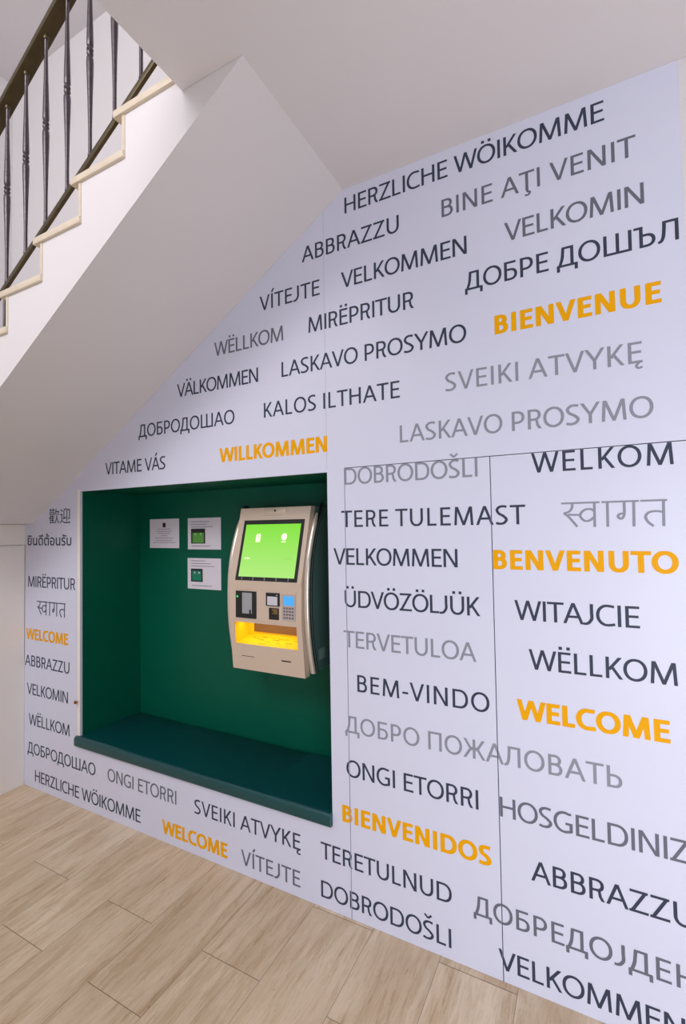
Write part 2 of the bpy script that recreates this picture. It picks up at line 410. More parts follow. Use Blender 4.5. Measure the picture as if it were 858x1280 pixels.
def clip(poly, lo, hi):
    for lim, s in ((lo, 1), (hi, -1)):
        res = []
        for i in range(len(poly)):
            a, b = poly[i - 1], poly[i]; ia, ib = s * (a[1] - lim) >= 0, s * (b[1] - lim) >= 0
            if ia != ib:
                t = (lim - a[1]) / (b[1] - a[1]); res.append((a[0] + (b[0] - a[0]) * t, lim))
            if ib: res.append(b)
        poly = res
        if len(poly) < 3: return []
    return poly
def ell(cx, cy, rx, ry, a0, a1, n=22, e=2.0):
    r = []
    for i in range(n + 1):
        a = math.radians(a0 + (a1 - a0) * i / n); c, s = math.cos(a), math.sin(a)
        r.append((cx + rx * math.copysign(abs(c) ** (2 / e), c), cy + ry * math.copysign(abs(s) ** (2 / e), s)))
    return r
def spline(P, n=7):
    r = []; Q = [P[0]] + list(P) + [P[-1]]
    for i in range(1, len(Q) - 2):
        p0, p1, p2, p3 = Q[i - 1:i + 3]
        for s in range(n):
            t = s / n
            r.append(tuple(0.5 * (2 * p1[d] + (p2[d] - p0[d]) * t + (2 * p0[d] - 5 * p1[d] + 4 * p2[d] - p3[d]) * t * t + (3 * p1[d] - p0[d] - 3 * p2[d] + p3[d]) * t ** 3) for d in (0, 1)))
    r.append(P[-1]); return r
def glyph(ch, v, h):
    """strokes [(points, closed, clip lo, clip hi, thickness factor)], left bearing, ink width, advance in cap heights"""
    S = []
    def s(p, closed=False, lo=0.0, hi=1.0, k=1.0): S.append((p, closed, lo, hi, k))
    def free(p, k=1.0): S.append((p, False, -9, 9, k))
    def stem(x, a=0.0, b=1.0): s([(x, a), (x, b)], lo=-9, hi=9)
    def bar(y, a, b): s([(a, y), (b, y)], lo=-9, hi=9)
    def diag(p, q, k=0.95):
        dx, dy = q[0] - p[0], q[1] - p[1]
        s([(p[0] - dx * .15, p[1] - dy * .15), (q[0] + dx * .15, q[1] + dy * .15)], k=k)
    def bowl(x0, x1, y0, y1):
        ry = (y1 - y0) / 2; rx = min(ry * 1.05, (x1 - x0) * .75)
        s([(x0, y1)] + ell(x1 - rx, (y0 + y1) / 2, rx, ry, 90, -90, 14, 2.25) + [(x0, y0)], lo=-9, hi=9)
    base = {'Ö': 'O', 'Ë': 'E', 'Ä': 'A', 'Ü': 'U', 'Á': 'A', 'Í': 'I', 'Š': 'S', 'Ę': 'E', 'Ţ': 'T'}.get(ch, ch)
    base = {'О': 'O', 'Р': 'P', 'Е': 'E', 'А': 'A', 'В': 'B', 'Т': 'T', 'Н': 'H', 'Ј': 'J'}.get(base, base)
    lb = 0.112
    if base == 'H': W, A = .74, .967; stem(v); stem(W - v); bar(.52, 0, W)
    elif base == 'E': W, A = .55, .73; stem(v); bar(1 - h, 0, W * .98); bar(.52, 0, W * .92); bar(h, 0, W)
    elif base == 'L': W, A = .50, .70; stem(v); bar(h, 0, W)
    elif base == 'I': W, A = 2 * v, .355 + 2 * v - .13; stem(v)
    elif base == 'R':
        W, A = .63, .805; stem(v); bowl(v, .565 - v + .03, .475, 1 - h); diag((.30, .47), (W - v * 1.05, 0))
        S[-1] = ([(.27, .50), (.40, .44)] + [(W - v * 1.05 - .12, .2), (W - v * 1.05 + .04, -.08)], False, 0, 1, .95)
    elif base == 'P': W, A = .60, .79; stem(v); bowl(v, W - v, .41, 1 - h)
    elif base == 'B': W, A = .61, .805; stem(v); bowl(v, W - v - .045, .535, 1 - h); bowl(v, W - v, h, .535)
    elif base == 'D': W, A = .80, .988; stem(v); s([(v, 1 - h)] + ell(.36, .5, W - .36 - v, .5 - h, 90, -90, 22, 2.2) + [(v, h)], lo=-9, hi=9)
    elif base == 'O': W, A, lb = .915, 1.022, .053; s(ell(W / 2, .5, W / 2 - v, .515 - h, 0, 360, 40, 2.08)[:-1], True, -9, 9)
    elif base == 'C': W, A, lb = .76, .862, .053; s(ell(.46, .5, .46 - v, .515 - h, 52, 308, 30, 2.08), lo=-9, hi=9); S[-1] = (spline([(W - .03, .925 - h * .2)] + [p for p in S[-1][0][3:-3:3]] + [(W - .01, .085 + h * .2)], 4), False, -9, 9, 1)
    elif base == 'G': W, A, lb = .81, .958, .053; s(spline([(W - .05, .93 - h * .2)] + ell(.47, .5, .47 - v, .515 - h, 66, 294, 12, 2.08) + [(W - v, .09)], 4), lo=-9, hi=9); stem(W - v, .06, .50); bar(.50 - h, W - .30, W)
    elif base == 'S': W, A, lb = .585, .73, .063; s(spline([(W - .05, .95 - h * .5), (W * .62, 1.012 - h), (W * .32, .97 - h * .9), (v * 1.05, .77), (W * .28, .58), (W * .62, .455), (W - v * 1.0, .27), (W * .70, .045 + h * .8), (W * .36, -.012 + h), (.015, .055 + h * .6)], 6), lo=-9, hi=9)
    elif base == 'J': W, A, lb = .42, .56, .02; s(spline([(0.0, h * 1.0 - .01), (.10, h - .012), (.22, .06 + h * .6), (W - v, .30), (W - v, .6), (W - v, 1.0)], 6), lo=-9, hi=9)
    elif base == 'U': W, A = .735, .96; s([(v, 1.0), (v, .42)] + ell(W / 2, .40, W / 2 - v, .412 - h, 180, 360, 20, 2.15) + [(W - v, 1.0)], lo=-9, hi=9)
    elif base == 'T': W, A, lb = .72, .737, .008; stem(W / 2); bar(1 - h, 0, W)
    elif base == 'N': W, A = .74, .976; stem(v * .95); stem(W - v * .95); diag((v * 1.15, 1), (W - v * 1.15, 0))
    elif base == 'M': W, A, lb = .99, 1.19, .10; diag((v, 0), (v + .055, 1)); diag((W - v, 0), (W - v - .055, 1)); diag((v + .075, 1), (W / 2, 0.02)); diag((W - v - .075, 1), (W / 2, 0.02))
    elif base == 'A': W, A, lb = .875, .908, .016; diag((v * 1.05, 0), (W / 2, 1)); diag((W - v * 1.05, 0), (W / 2, 1)); bar(.335, .2, W - .2)
    elif base == 'V': W, A, lb = .82, .83, .004; diag((v * 1.05, 1), (W / 2, 0)); diag((W - v * 1.05, 1), (W / 2, 0))
    elif base == 'W': W, A, lb = 1.23, 1.255, .015; q = .335; diag((v, 1), (q, 0)); diag((q, 0), (W / 2, 1)); diag((W / 2, 1), (W - q, 0)); diag((W - q, 0), (W - v, 1))
    elif base == 'Y': W, A, lb = .80, .80, .0; stem(W / 2, 0, .46); S.append(([(v - .12, 1.19), (W / 2, .42)], False, .36, 1, .95)); S.append(([(W - v + .12, 1.19), (W / 2, .42)], False, .36, 1, .95))
    elif base == 'K': W, A = .66, .80; stem(v); S.append(([(v + .06, .41), (W - v * 1.2 + .1, 1.15)], False, .3, 1, .95)); S.append(([(v + .14, .60), (W - v * 1.05 + .07, -.1)], False, 0, .75, .95))
    elif base == 'Z': W, A, lb = .72, .82, .045; bar(1 - h, .03, W - .01); bar(h, 0, W); diag((.09, .02), (W - .09, .98))
    elif base == '-': W, A, lb = .34, .455, .055; bar(.365, 0, W)
    elif base == 'Д': W, A, lb = .88, .93, .02; S.append((spline([(.27, 1 - h), (.255, .7), (.22, .4), (.12, .08)], 5), False, 0, 1, 1)); stem(.70 - v + .02); bar(1 - h, .22, .72); bar(h, .0, W); stem(v * .8, -.22, .1); stem(W - v * .8, -.22, .1)
    elif base == 'Б': W, A = .62, .80; stem(v); bar(1 - h, 0, W - .06); bowl(v, W - v, h, .57)
    elif base == 'Ш': W, A = 1.12, 1.34; stem(v); stem(W / 2); stem(W - v); bar(h, 0, W)
    elif base == 'Ъ': W, A, lb = .82, .95, .01; stem(.28); bar(1 - h, 0, .28); bowl(.28, W - v, h, .57)
    elif base == 'Ь': W, A = .60, .78; stem(v); bowl(v, W - v, h, .57)
    elif base == 'Л': W, A, lb = .76, .89, .01; S.append((spline([(.24, 1.0), (.235, .72), (.20, .30), (.12, .09), (0.0, .045)], 6), False, -9, 1, 1)); stem(W - v); bar(1 - h, .24 - v, W)
    elif base == 'П': W, A = .73, .95; stem(v); stem(W - v); bar(1 - h, 0, W)
    elif base == 'Ж': W, A, lb = 1.10, 1.12, .01; c = W / 2; stem(c); [S.append((p, False, 0, 1, .95)) for p in ([(v * 1.2 - .06, 1.1), (c - .2, .56), (c, .52)], [(W - v * 1.2 + .06, 1.1), (c + .2, .56), (c, .52)], [(v - .06, -.1), (c - .2, .46), (c, .52)], [(W - v + .06, -.1), (c + .2, .46), (c, .52)])]
    else: raise KeyError(ch)
    c = W / 2; dt = .075
    if ch in 'ÖËÄÜ':
        for q in (c - .165, c + .165): S.append(([(q, 1.11), (q, 1.11 + 2 * dt)], False, -9, 9, dt / v))
    if ch in 'ÁÍ': S.append(([(c - .03, 1.09), (c + .13, 1.32)], False, -9, 9, .9))
    if ch == 'Š': S += [([(c - .19, 1.32), (c, 1.14)], False, -9, 9, .8), ([(c + .19, 1.32), (c, 1.14)], False, -9, 9, .8)]
    if ch == 'Ę': S.append((spline([(W - .10, .06), (W - .24, -.12), (W - .17, -.235), (W - .01, -.21)], 6), False, -9, 9, .8))
    if ch == 'Ţ': S.append((spline([(c + .03, .02), (c + .02, -.07), (c + .13, -.13), (c + .06, -.25), (c - .11, -.24)], 6), False, -9, 9, .75))
    return S, lb, W, A
DEV = [[(0, 0), (1.423, 0)], [(1.49, 0), (2.786, 0)], [(2.834, 0), (3.713, 0)], [(.41, 0), (.414, -.168), (.301, -.345), (.09, -.415)],
       [(.09, -.415), (.259, -.55), (.433, -.769), (.588, -.985)], [(.25, -.47), (.48, -.49), (.74, -.5)], [(1.235, 0), (1.225, -1)], [(1.7, 0), (1.69, -1)],
       [(2.285, 0), (2.28, -.45), (2.25, -.60)], [(2.61, 0), (2.595, -1)], [(3.59, 0), (3.575, -1)], [(3.583, -.461), (3.352, -.417), (3.115, -.457), (2.991, -.613), (3.064, -.821), (3.25, -1.0)],
       [(1.23, -.36), (1.10, -.27), (.90, -.28), (.74, -.42), (.72, -.58), (.86, -.74), (1.05, -.73), (1.23, -.58)], [(2.27, -.47), (2.12, -.50), (2.06, -.60), (2.16, -.69), (2.26, -.60)]]
def word_faces(text, bold, track=0.0):
    v, h = (.108, .092) if bold else (.069, .058)
    x = 0.0; wf = 1.12 if bold else 1.045; F = []; first = None; last = 0; lay = 0
    for ch in text:
        if ch == ' ': x += .34; continue
        S, lb, W, A = glyph(ch, v, h)
        W *= wf; lb *= wf; A *= wf
        if first is None: first = x + lb
        for pts, closed, lo, hi, k in S:
            lay += 1
            for q in seg_ribbon(pts, v, h, closed, k):
                q = clip(q, lo, hi) if lo > -5 or hi < 5 else q
                if q: F.append(([(px * wf + x + lb, py) for px, py in q], lay % 12))
        last = x + lb + W; x += A + track
    return F, first, last
CAP = 0.0757
COLOUR = {'k': 'dark grey', 'm': 'mid grey', 'l': 'pale grey', 'o': 'amber'}
def place_faces(F, text, col, tr):
    bm = bmesh.new()
    for n, (q, lay) in enumerate(F):       # overlapping strokes are laid a hair apart
        yy = D - 0.0005 - 0.00003 * lay - 0.000012 * (n % 2)
        vs = [bm.verts.new((tr(p)[0], yy, tr(p)[1])) for p in q]
        try: bm.faces.new(vs)
        except ValueError: pass
    finish(bm, text, col)
def finish(bm, text, col):
    """cut the print along the door joints so each piece moves with its own panel"""
    xs = [v.co.x for v in bm.verts]; zs = [v.co.z for v in bm.verts]
    zc = (min(zs) + max(zs)) / 2
    regions = [(WALL, None, S1, None), (DOOR1, S1, S2, ZS), (DOOR2, S2, XE - 0.001, ZS)]
    if zc > ZS or max(xs) < S1: regions = [(WALL, None, XE, None)]
    pieces = []
    for par, a, b, zt in regions:
        c = bm.copy()
        g = 0.0020
        cuts = []
        if a is not None: cuts.append(((a + g, 0, 0), (-1, 0, 0)))
        if b is not None: cuts.append(((b - g, 0, 0), (1, 0, 0)))
        if zt is not None: cuts.append(((0, 0, zt - 0.0018), (0, 0, 1)))
        for co, no in cuts:
            bmesh.ops.bisect_plane(c, geom=list(c.verts) + list(c.edges) + list(c.faces), plane_co=co, plane_no=no, clear_outer=True)
        if c.faces: pieces.append((par, c))
        else: c.free()
    if zc < ZS and max(zs) > ZS and max(xs) > S1:          # accents that reach past the door head
        c = bm.copy()
        for co, no in (((0, 0, ZS + 0.0017), (0, 0, -1)), ((S1 + .0020, 0, 0), (-1, 0, 0))):
            bmesh.ops.bisect_plane(c, geom=list(c.verts) + list(c.edges) + list(c.faces), plane_co=co, plane_no=no, clear_outer=True)
        if c.faces: pieces.append((WALL, c))
        else: c.free()
    bm.free()
    for par, c in pieces:
        me = bpy.data.meshes.new('lettering')
        for f in c.faces:
            f.normal_update()
            if f.normal.y > 0: f.normal_flip()
        c.to_mesh(me); c.free(); me.materials.append(INK[col])
        o = bpy.data.objects.new('lettering', me); COL.objects.link(o); o.parent = par
        o['label'] = '%s printed word %s' % (COLOUR[col], text)
WORDS = '''HERZLICHE WÖIKOMME|k|-0.98|0.088|3.236
BINE AŢI VENIT|m|-0.52|0.182|3.069
ABBRAZZU|k|-1.22|-0.712|3.069
VELKOMMEN|k|-1.005|-0.419|2.886
VÍTEJTE|k|-1.48|-1.121|2.886
MIRËPRITUR|k|-1.188|-0.651|2.713
VELKOMIN|m|-0.27|0.201|2.889
ДОБРЕ ДОШЪЛ|k|-0.429|0.297|2.731
BIENVENUE|o|-0.317|0.241|2.526
WËLLKOM|m|-1.79|-1.335|2.707
VÄLKOMMEN|k|-2.072|-1.495|2.522
LASKAVO PROSYMO|k|-1.349|-0.429|2.522
ДОБРОДОШАО|k|-2.392|-1.653|2.325
KALOS ILTHATE|k|-1.461|-0.724|2.331
VITAME VÁS|k|-2.7|-2.168|2.120
WILLKOMMEN|o|-1.761|-1.094|2.125
SVEIKI ATVYKĘ|l|-0.522|0.179|2.327
LASKAVO PROSYMO|l|-0.728|0.206|2.132
DOBRODOŠLI|l|-1.005|-0.398|1.963
TERE TULEMAST|k|-1.025|-0.221|1.767
VELKOMMEN|k|-1.069|-0.488|1.594
WELKOM|k|-0.195|0.258|1.963
BENVENUTO|o|-0.346|0.261|1.591
ÜDVÖZÖLJÜK|k|-1.014|-0.402|1.401
WITAJCIE|k|-0.271|0.143|1.398
TERVETULOA|l|-1.023|-0.421|1.217
WËLLKOM|k|-0.224|0.246|1.214
BEM-VINDO|k|-0.957|-0.375|1.022
WELCOME|o|-0.273|0.219|1.018
ДОБРО ПОЖАЛОВАТЬ|l|-1.021|0.073|0.831
ONGI ETORRI|k|-1.02|-0.428|0.633
HOSGELDINIZ|m|-0.346|0.262|0.630
BIENVENIDOS|o|-1.045|-0.383|0.424
ABBRAZZU|k|-0.238|0.267|0.421
TERETULNUD|k|-1.163|-0.545|0.224
ДОБРЕДОЈДЕН|m|-0.457|0.269|0.218
DOBRODOŠLI|k|-1.164|-0.551|0.048
VELKOMMEN|k|-0.366|0.23|0.046
MIRËPRITUR|k|-3.536|-3.003|1.384
WELCOME|o|-3.56|-3.077|1.017
ABBRAZZU|k|-3.57|-3.063|0.832
VELKOMIN|k|-3.546|-3.079|0.637
WËLLKOM|k|-3.522|-3.06|0.428
ДОБРОДОШАО|k|-3.535|-2.798|0.232
ONGI ETORRI|m|-2.683|-2.096|0.232
HERZLICHE WÖIKOMME|k|-3.446|-2.388|0.053
WELCOME|o|-2.21|-1.729|0.048
SVEIKI ATVYKĘ|k|-1.961|-1.275|0.223
VÍTEJTE|m|-1.639|-1.279|0.049'''
for line in WORDS.split('\n'):
    text, col, a, b, z = line.split('|'); a, b, z = float(a), float(b), float(z)
    F, f0, f1 = word_faces(text, col == 'o')
    tk = max(-0.13, min(0.16, ((b - a) / CAP - (f1 - f0)) / (len(text) - 1)))      # letter spacing of the print
    F, f0, f1 = word_faces(text, col == 'o', tk)
    sx = (b - a) / (f1 - f0)
    place_faces(F, text, col, lambda p: (a + (p[0] - f0) * sx, z + p[1] * CAP))
def devanagari(xl, xr, z_top, hgt, col):
    F = []
    for n, st in enumerate(DEV):
        pts = spline(st, 5) if len(st) > 2 else st
        F += [(q, n) for q in seg_ribbon(pts, .050, .038)]
    sx = (xr - xl) / 3.713
    place_faces(F, 'स्वागत', col, lambda p: (xl + p[0] * sx, z_top + p[1] * hgt))
devanagari(-0.095, 0.235, 1.842, 0.089, 'l')
devanagari(-3.429, -3.105, 1.287, 0.0905, 'k')
def font_word(text, col, xl, xr, z0, z1, bold=0.0):
    cu = bpy.data.curves.new('lettering_source', 'FONT'); cu.body = text; cu.offset = bold
    to = bpy.data.objects.new('lettering_source', cu); COL.objects.link(to)
    bpy.context.view_layer.update()
    me = to.evaluated_get(bpy.context.evaluated_depsgraph_get()).to_mesh()
    bm = bmesh.new(); bm.from_mesh(me); to.to_mesh_clear() if False else None
    bpy.data.objects.remove(to); bpy.data.curves.remove(cu)
    bmesh.ops.triangulate(bm, faces=bm.faces)
    xs = [v.co.x for v in bm.verts]; ys = [v.co.y for v in bm.verts]
    for v in bm.verts:
        v.co = (xl + (v.co.x - min(xs)) * (xr - xl) / (max(xs) - min(xs)), D - 0.0007, z0 + (v.co.y - min(ys)) * (z1 - z0) / (max(ys) - min(ys)))
    finish(bm, text, col)
font_word('歡迎', 'k', -3.290, -3.054, 1.822, 1.926)
font_word('ยินดีต้อนรับ', 'k', -3.544, -3.044, 1.674, 1.757, 0.012)

# ------------------------------------------------------------------ notices on the niche wall
def sheet(name, x0, x1, z0, z1, label, tilt=0.0):
    y = NB - 0.0012
    bm = bmesh.new(); n = 6
    gr = [[bm.verts.new((x0 + (x1 - x0) * i / n, y - 0.0012 * (abs(i / n - .5) * 2) ** 3, z0 + (z1 - z0) * j / n)) for j in range(n + 1)] for i in range(n + 1)]
    for i in range(n):
        for j in range(n): bm.faces.new((gr[i][j], gr[i + 1][j], gr[i + 1][j + 1], gr[i][j + 1]))
    r = bmesh.ops.extrude_face_region(bm, geom=list(bm.faces))
    bmesh.ops.translate(bm, verts=[e for e in r['geom'] if isinstance(e, bmesh.types.BMVert)], vec=(0, 0.0006, 0))
    o = obj(name, bm, PAPER); tag(o, label, 'notice', group='paper notices in the niche')
    return o
def marks(par, name, rects, material, label=None, dy=0.0033):
    for a, b, c, d in rects: boxo(name, (a, b, NB - dy - 0.0003, NB - dy, c, d), material, par, label=label)
def rows_of(xc, ztop, ws, step, hgt, left=None):
    r = []
    for i, wd in enumerate(ws):
        z = ztop - i * step
        x0 = left if left is not None else xc - wd / 2
        r.append((x0, x0 + wd, z - hgt, z))
    return r
p = sheet('paper_notice', -2.8415, -2.5487, 1.6389, 1.8461, 'landscape white notice with a small black emblem, hung left of the other two')
marks(p, 'emblem', [(-2.710, -2.680, 1.786, 1.818)], PRINTD)
marks(p, 'printed_text', rows_of(-2.695, 1.775, [.13, .15, .12, .06, .19, .16, .22], 0.0158, 0.0035), PRINT)
p = sheet('paper_notice', -2.4660, -2.1680, 1.6313, 1.8449, 'upper right white notice with a light green screen picture')
marks(p, 'printed_text', rows_of(0, 1.822, [.17, .15, .20], 0.018, 0.004, left=-2.437) + [(-2.43, -2.26, 1.652, 1.656)], PRINT)
marks(p, 'picture_border', [(-2.435, -2.307, 1.671, 1.772)], PRINTD)
marks(p, 'picture', [(-2.421, -2.318, 1.676, 1.745)], PRINTG, dy=0.0037)
marks(p, 'picture_icon', [(-2.350, -2.340, 1.730, 1.740), (-2.400, -2.388, 1.730, 1.738)], ICON2, dy=0.0041)
p = sheet('paper_notice', -2.4700, -2.1695, 1.3632, 1.5720, 'lower right white notice with a teal screen picture')
marks(p, 'printed_text', rows_of(0, 1.556, [.13, .18, .21], 0.018, 0.004, left=-2.437) + [(-2.43, -2.25, 1.384, 1.388)], PRINT)
marks(p, 'picture_border', [(-2.438, -2.332, 1.412, 1.500)], PRINTD)
marks(p, 'picture', [(-2.426, -2.344, 1.420, 1.486)], PRINTT, dy=0.0037)
marks(p, 'picture_icon', [(-2.408, -2.398, 1.468, 1.478), (-2.368, -2.356, 1.468, 1.478)], PAPER, dy=0.0041)

# ------------------------------------------------------------------ self-service kiosk
K = empty('check_in_kiosk', (-1.596, NB, 0.98))
tag(K, 'champagne metal self-service kiosk with a green touchscreen, mounted in the green niche', 'kiosk')
PZ = [(0.974, 2.132), (1.262, 2.102), (1.474, 2.1045), (1.886, 2.2150)]     # front plate profile z -> y
def py(z):
    if z <= PZ[0][0]: return PZ[0][1]
    for (a, ya), (b, yb) in zip(PZ, PZ[1:]):
        if z <= b: return ya + (yb - ya) * (z - a) / (b - a)
    return PZ[-1][1]
RZ = [(0.985, 2.172), (1.02, 2.163), (1.10, 2.143), (1.20, 2.125), (1.30, 2.117), (1.40, 2.116), (1.50, 2.121), (1.60, 2.137), (1.70, 2.168), (1.78, 2.200), (1.845, 2.237)]
def ry(z):
    if z <= RZ[0][0]: return RZ[0][1] + (RZ[0][0] - z) * .28
    if z >= RZ[-1][0]: return RZ[-1][1] + (z - RZ[-1][0]) * .6
    for (a, ya), (b, yb) in zip(RZ, RZ[1:]):
        if z <= b: return ya + (yb - ya) * (z - a) / (b - a)
PX0, PX1 = -1.838, -1.3525
TX0, TX1, TZ0, TZ1 = -1.805, -1.386, 1.121, 1.245          # tray opening
KX0, KX1 = -1.872, -1.319
# front plate, a folded sheet with the tray opening left out
bm = bmesh.new()
xs = [PX0, TX0, TX1, PX1]; zs = [0.974, 1.05, TZ0, TZ1, 1.262, 1.35, 1.436, 1.4395, 1.474, 1.6, 1.75, 1.886]
vv = {}
def gv(i, j, back):
    if (i, j, back) not in vv: vv[(i, j, back)] = bm.verts.new((xs[i], py(zs[j]) + (0.045 if back else 0) + (0.002 if zs[j] in (1.436, 1.4395) and not back else 0), zs[j]))
    return vv[(i, j, back)]
nx, nz = len(xs) - 1, len(zs) - 1
cell = lambda i, j: 0 <= i < nx and 0 <= j < nz and not (i == 1 and j == 2)
for i in range(nx):
    for j in range(nz):
        if not cell(i, j): continue
        for back in (0, 1): bm.faces.new([gv(i, j, back), gv(i + 1, j, back), gv(i + 1, j + 1, back), gv(i, j + 1, back)])
        for (di, dj, e) in ((-1, 0, ((i, j), (i, j + 1))), (1, 0, ((i + 1, j), (i + 1, j + 1))), (0, -1, ((i, j), (i + 1, j))), (0, 1, ((i, j + 1), (i + 1, j + 1)))):
            if not cell(i + di, j + dj):
                (a, b), (c, d) = e
                bm.faces.new([gv(a, b, 0), gv(c, d, 0), gv(c, d, 1), gv(a, b, 1)])
PLATE = part('front_plate', bm, CHAMP, K)
# body
zz = [0.990 + (1.885 - 0.990) * i / 18 for i in range(19)]
outl = [(ry(z) + 0.040, z) for z in zz] + [(NB - 0.001, 1.872), (NB - 0.001, 1.000)]
b = poly_extrude([outl], 'x', KX0 + 0.012, KX1 - 0.012)
# the body keeps clear of the tray
bmesh.ops.recalc_face_normals(b, faces=b.faces)
BODY = part('body', b, KBODY, K)
cb = bmesh.new(); box(cb, TX0 - 0.008, TX1 + 0.008, 2.0, 2.2395, TZ0 - 0.008, TZ1 + 0.008)
cut = obj('cutter', cb, KBODY); md = BODY.modifiers.new('cut', 'BOOLEAN'); md.object = cut; md.solver = 'EXACT'
bpy.context.view_layer.update()
nm_ = bpy.data.meshes.new_from_object(BODY.evaluated_get(bpy.context.evaluated_depsgraph_get()))
BODY.modifiers.clear(); BODY.data = nm_; bpy.data.objects.remove(cut)
# the tray: a recess in front of the body
def tray():
    b = bmesh.new()
    yf = lambda z: py(z) + 0.0445
    ybk = 2.236
    def quad(pts): b.faces.new([b.verts.new(p_) for p_ in pts])
    e = 0.0004
    x0, x1, z0, z1 = TX0 + e, TX1 - e, TZ0 + e, TZ1 - e
    f0, f1 = py(z0) + 0.004, py(z1) + 0.004
    zb0, zb1 = z0 + 0.026, z1 - 0.002
    quad([(x0, f0, z0), (x1, f0, z0), (x1, ybk, zb0), (x0, ybk, zb0)])        # sloping tray floor
    quad([(x0, f0, z0), (x0, ybk, zb0), (x0, ybk, zb1), (x0, f1, z1)])
    quad([(x1, f0, z0), (x1, ybk, zb0), (x1, ybk, zb1), (x1, f1, z1)])
    quad([(x0, f1, z1), (x1, f1, z1), (x1, ybk, zb1), (x0, ybk, zb1)])
    quad([(x0, ybk, zb0), (x1, ybk, zb0), (x1, ybk, zb1), (x0, ybk, zb1)])
    me = obj('tray', b, TRAY, K, label='yellow lit tray')
    me.matrix_parent_inverse = Matrix.Translation(-K.location)
    return me
TR = tray()
def sub(name, bmx, material, par, smooth=False, label=None):
    o = obj(name, bmx, material, par, smooth, label); o.matrix_parent_inverse = (Matrix.Translation(K.location) @ par.matrix_parent_inverse if par is not K else Matrix.Translation(K.location)).inverted()
    return o
b = bmesh.new(); box(b, TX0 + .045, TX1 - .004, 2.226, 2.2350, 1.168, 1.238); sub('tray_back', b, TRAYBACK, TR, label='brown back of the tray')
b = bmesh.new()
random.seed(3)
TMARK = mat('tray_marks', (150, 105, 20), .6)
for i in range(18):      # dark scuffs / print on the tray floor
    x = random.uniform(TX0 + .05, TX1 - .06); t_ = random.uniform(.12, .8); wd = random.uniform(.012, .05)
    y0 = (py(TZ0) + .004) + (2.236 - py(TZ0) - .004) * t_; z = TZ0 + .0008 + .026 * t_
    b = bmesh.new(); v = [b.verts.new(q) for q in ((x, y0, z), (x + wd, y0 + .001, z), (x + wd, y0 + .0042, z + .0011), (x, y0 + .0032, z + .0011))]; b.faces.new(v)
    sub('tray_print', b, TMARK, TR)
ld = bpy.data.lights.new('tray_lamp', 'AREA'); ld.shape = 'RECTANGLE'; ld.size = 0.38; ld.size_y = 0.02; ld.energy = 0.26; ld.color = (1.0, 0.95, 0.72)
lo = bpy.data.objects.new('tray_lamp', ld); COL.objects.link(lo); lo.location = (-1.596, 2.165, 1.240); lo.rotation_euler = (0, 0, 0)

# cheeks and rails
for nm, xa, xb, ra, rb in (('left', KX0, KX0 + 0.012, KX0 - 0.0005, KX0 + 0.033), ('right', KX1 - 0.012, KX1, PX1 + 0.001, KX1 + 0.0005)):
    zc = [0.988 + (1.905 - 0.988) * i / 30 for i in range(31)]
    out_ = [(ry(z) + 0.012, z) for z in zc] + [(ry(z) + 0.044, z) for z in reversed(zc)]
    CH = part('side_cheek', poly_extrude([out_], 'x', min(xa, xb), max(xa, xb)), KBLACK, K, label='black curved side cheek')
    zc2 = [0.990 + (1.848 - 0.990) * i / 30 for i in range(31)]
    b = bmesh.new(); rings = []
    for z in zc2:
        y = ry(z); tp = min(1, (1.856 - z) / 0.06)
        wr = (rb - ra); c0 = (ra + rb) / 2
        ring = []
        for q in range(9):
            a = math.pi * q / 8
            ring.append(b.verts.new((c0 - wr / 2 * tp ** .5 * math.cos(a), y + 0.014 - 0.014 * math.sin(a), z)))
        rings.append(ring)
    for r0, r1 in zip(rings, rings[1:]):
        for q in range(8): b.faces.new((r0[q], r0[q + 1], r1[q + 1], r1[q]))
        b.faces.new((r0[8], r0[0], r1[0], r1[8]))
    b.faces.new(rings[0]); b.faces.new(rings[-1])
    part('side_rail', b, CHROME, K, True, 'curved silver edge rail')
    if nm == 'right':
        b = bmesh.new()
        for za, zb in zip(zc, zc[1:]):
            pts = [(KX1 + 0.0005, ry(za) + 0.0285, za), (KX1 + 0.0005, ry(za) + 0.0335, za), (KX1 + 0.0005, ry(zb) + 0.0335, zb), (KX1 + 0.0005, ry(zb) + 0.0285, zb)]
            f = [b.verts.new(q) for q in pts]; g = [b.verts.new((q[0] - .0004, q[1], q[2])) for q in pts]
            b.faces.new(f); b.faces.new((f[0], f[1], g[1], g[0])); b.faces.new((f[2], f[3], g[3], g[2])); b.faces.new((f[1], f[2], g[2], g[1])); b.faces.new((f[3], f[0], g[0], g[3]))
        part('edge_line', b, GREYPLATE, K)

def on_plate(x0, x1, z0, z1, out0, thick, r=0.0):
    """a flat piece lying on the front plate between z0 and z1"""
    b = bmesh.new()
    za, zb = z0, z1; dy, dz = py(zb) - py(za), zb - za; L = math.hypot(dy, dz); n = (-dz / L, dy / L)    # outward normal (y, z)
    def q(x, z, o): return (x, py(z) + n[0] * o, z + n[1] * o)
    v = [b.verts.new(q(x, z, o)) for x in (x0, x1) for o in (out0, out0 + thick) for z in (z0, z1)]
    for f in ((0, 1, 3, 2), (4, 6, 7, 5), (0, 4, 5, 1), (2, 3, 7, 6), (0, 2, 6, 4), (1, 5, 7, 3)): b.faces.new([v[i] for i in f])
    if r: bevel(b, r, 2)
    return b
BZ = part('screen_bezel', on_plate(-1.794, -1.380, 1.478, 1.814, -0.002, 0.006, 0.001), KBLACK, K, label='black screen frame')
SCN = sub('touchscreen', on_plate(-1.7735, -1.3980, 1.498, 1.789, 0.0042, 0.0008), SCREEN, BZ, label='lit green touchscreen')
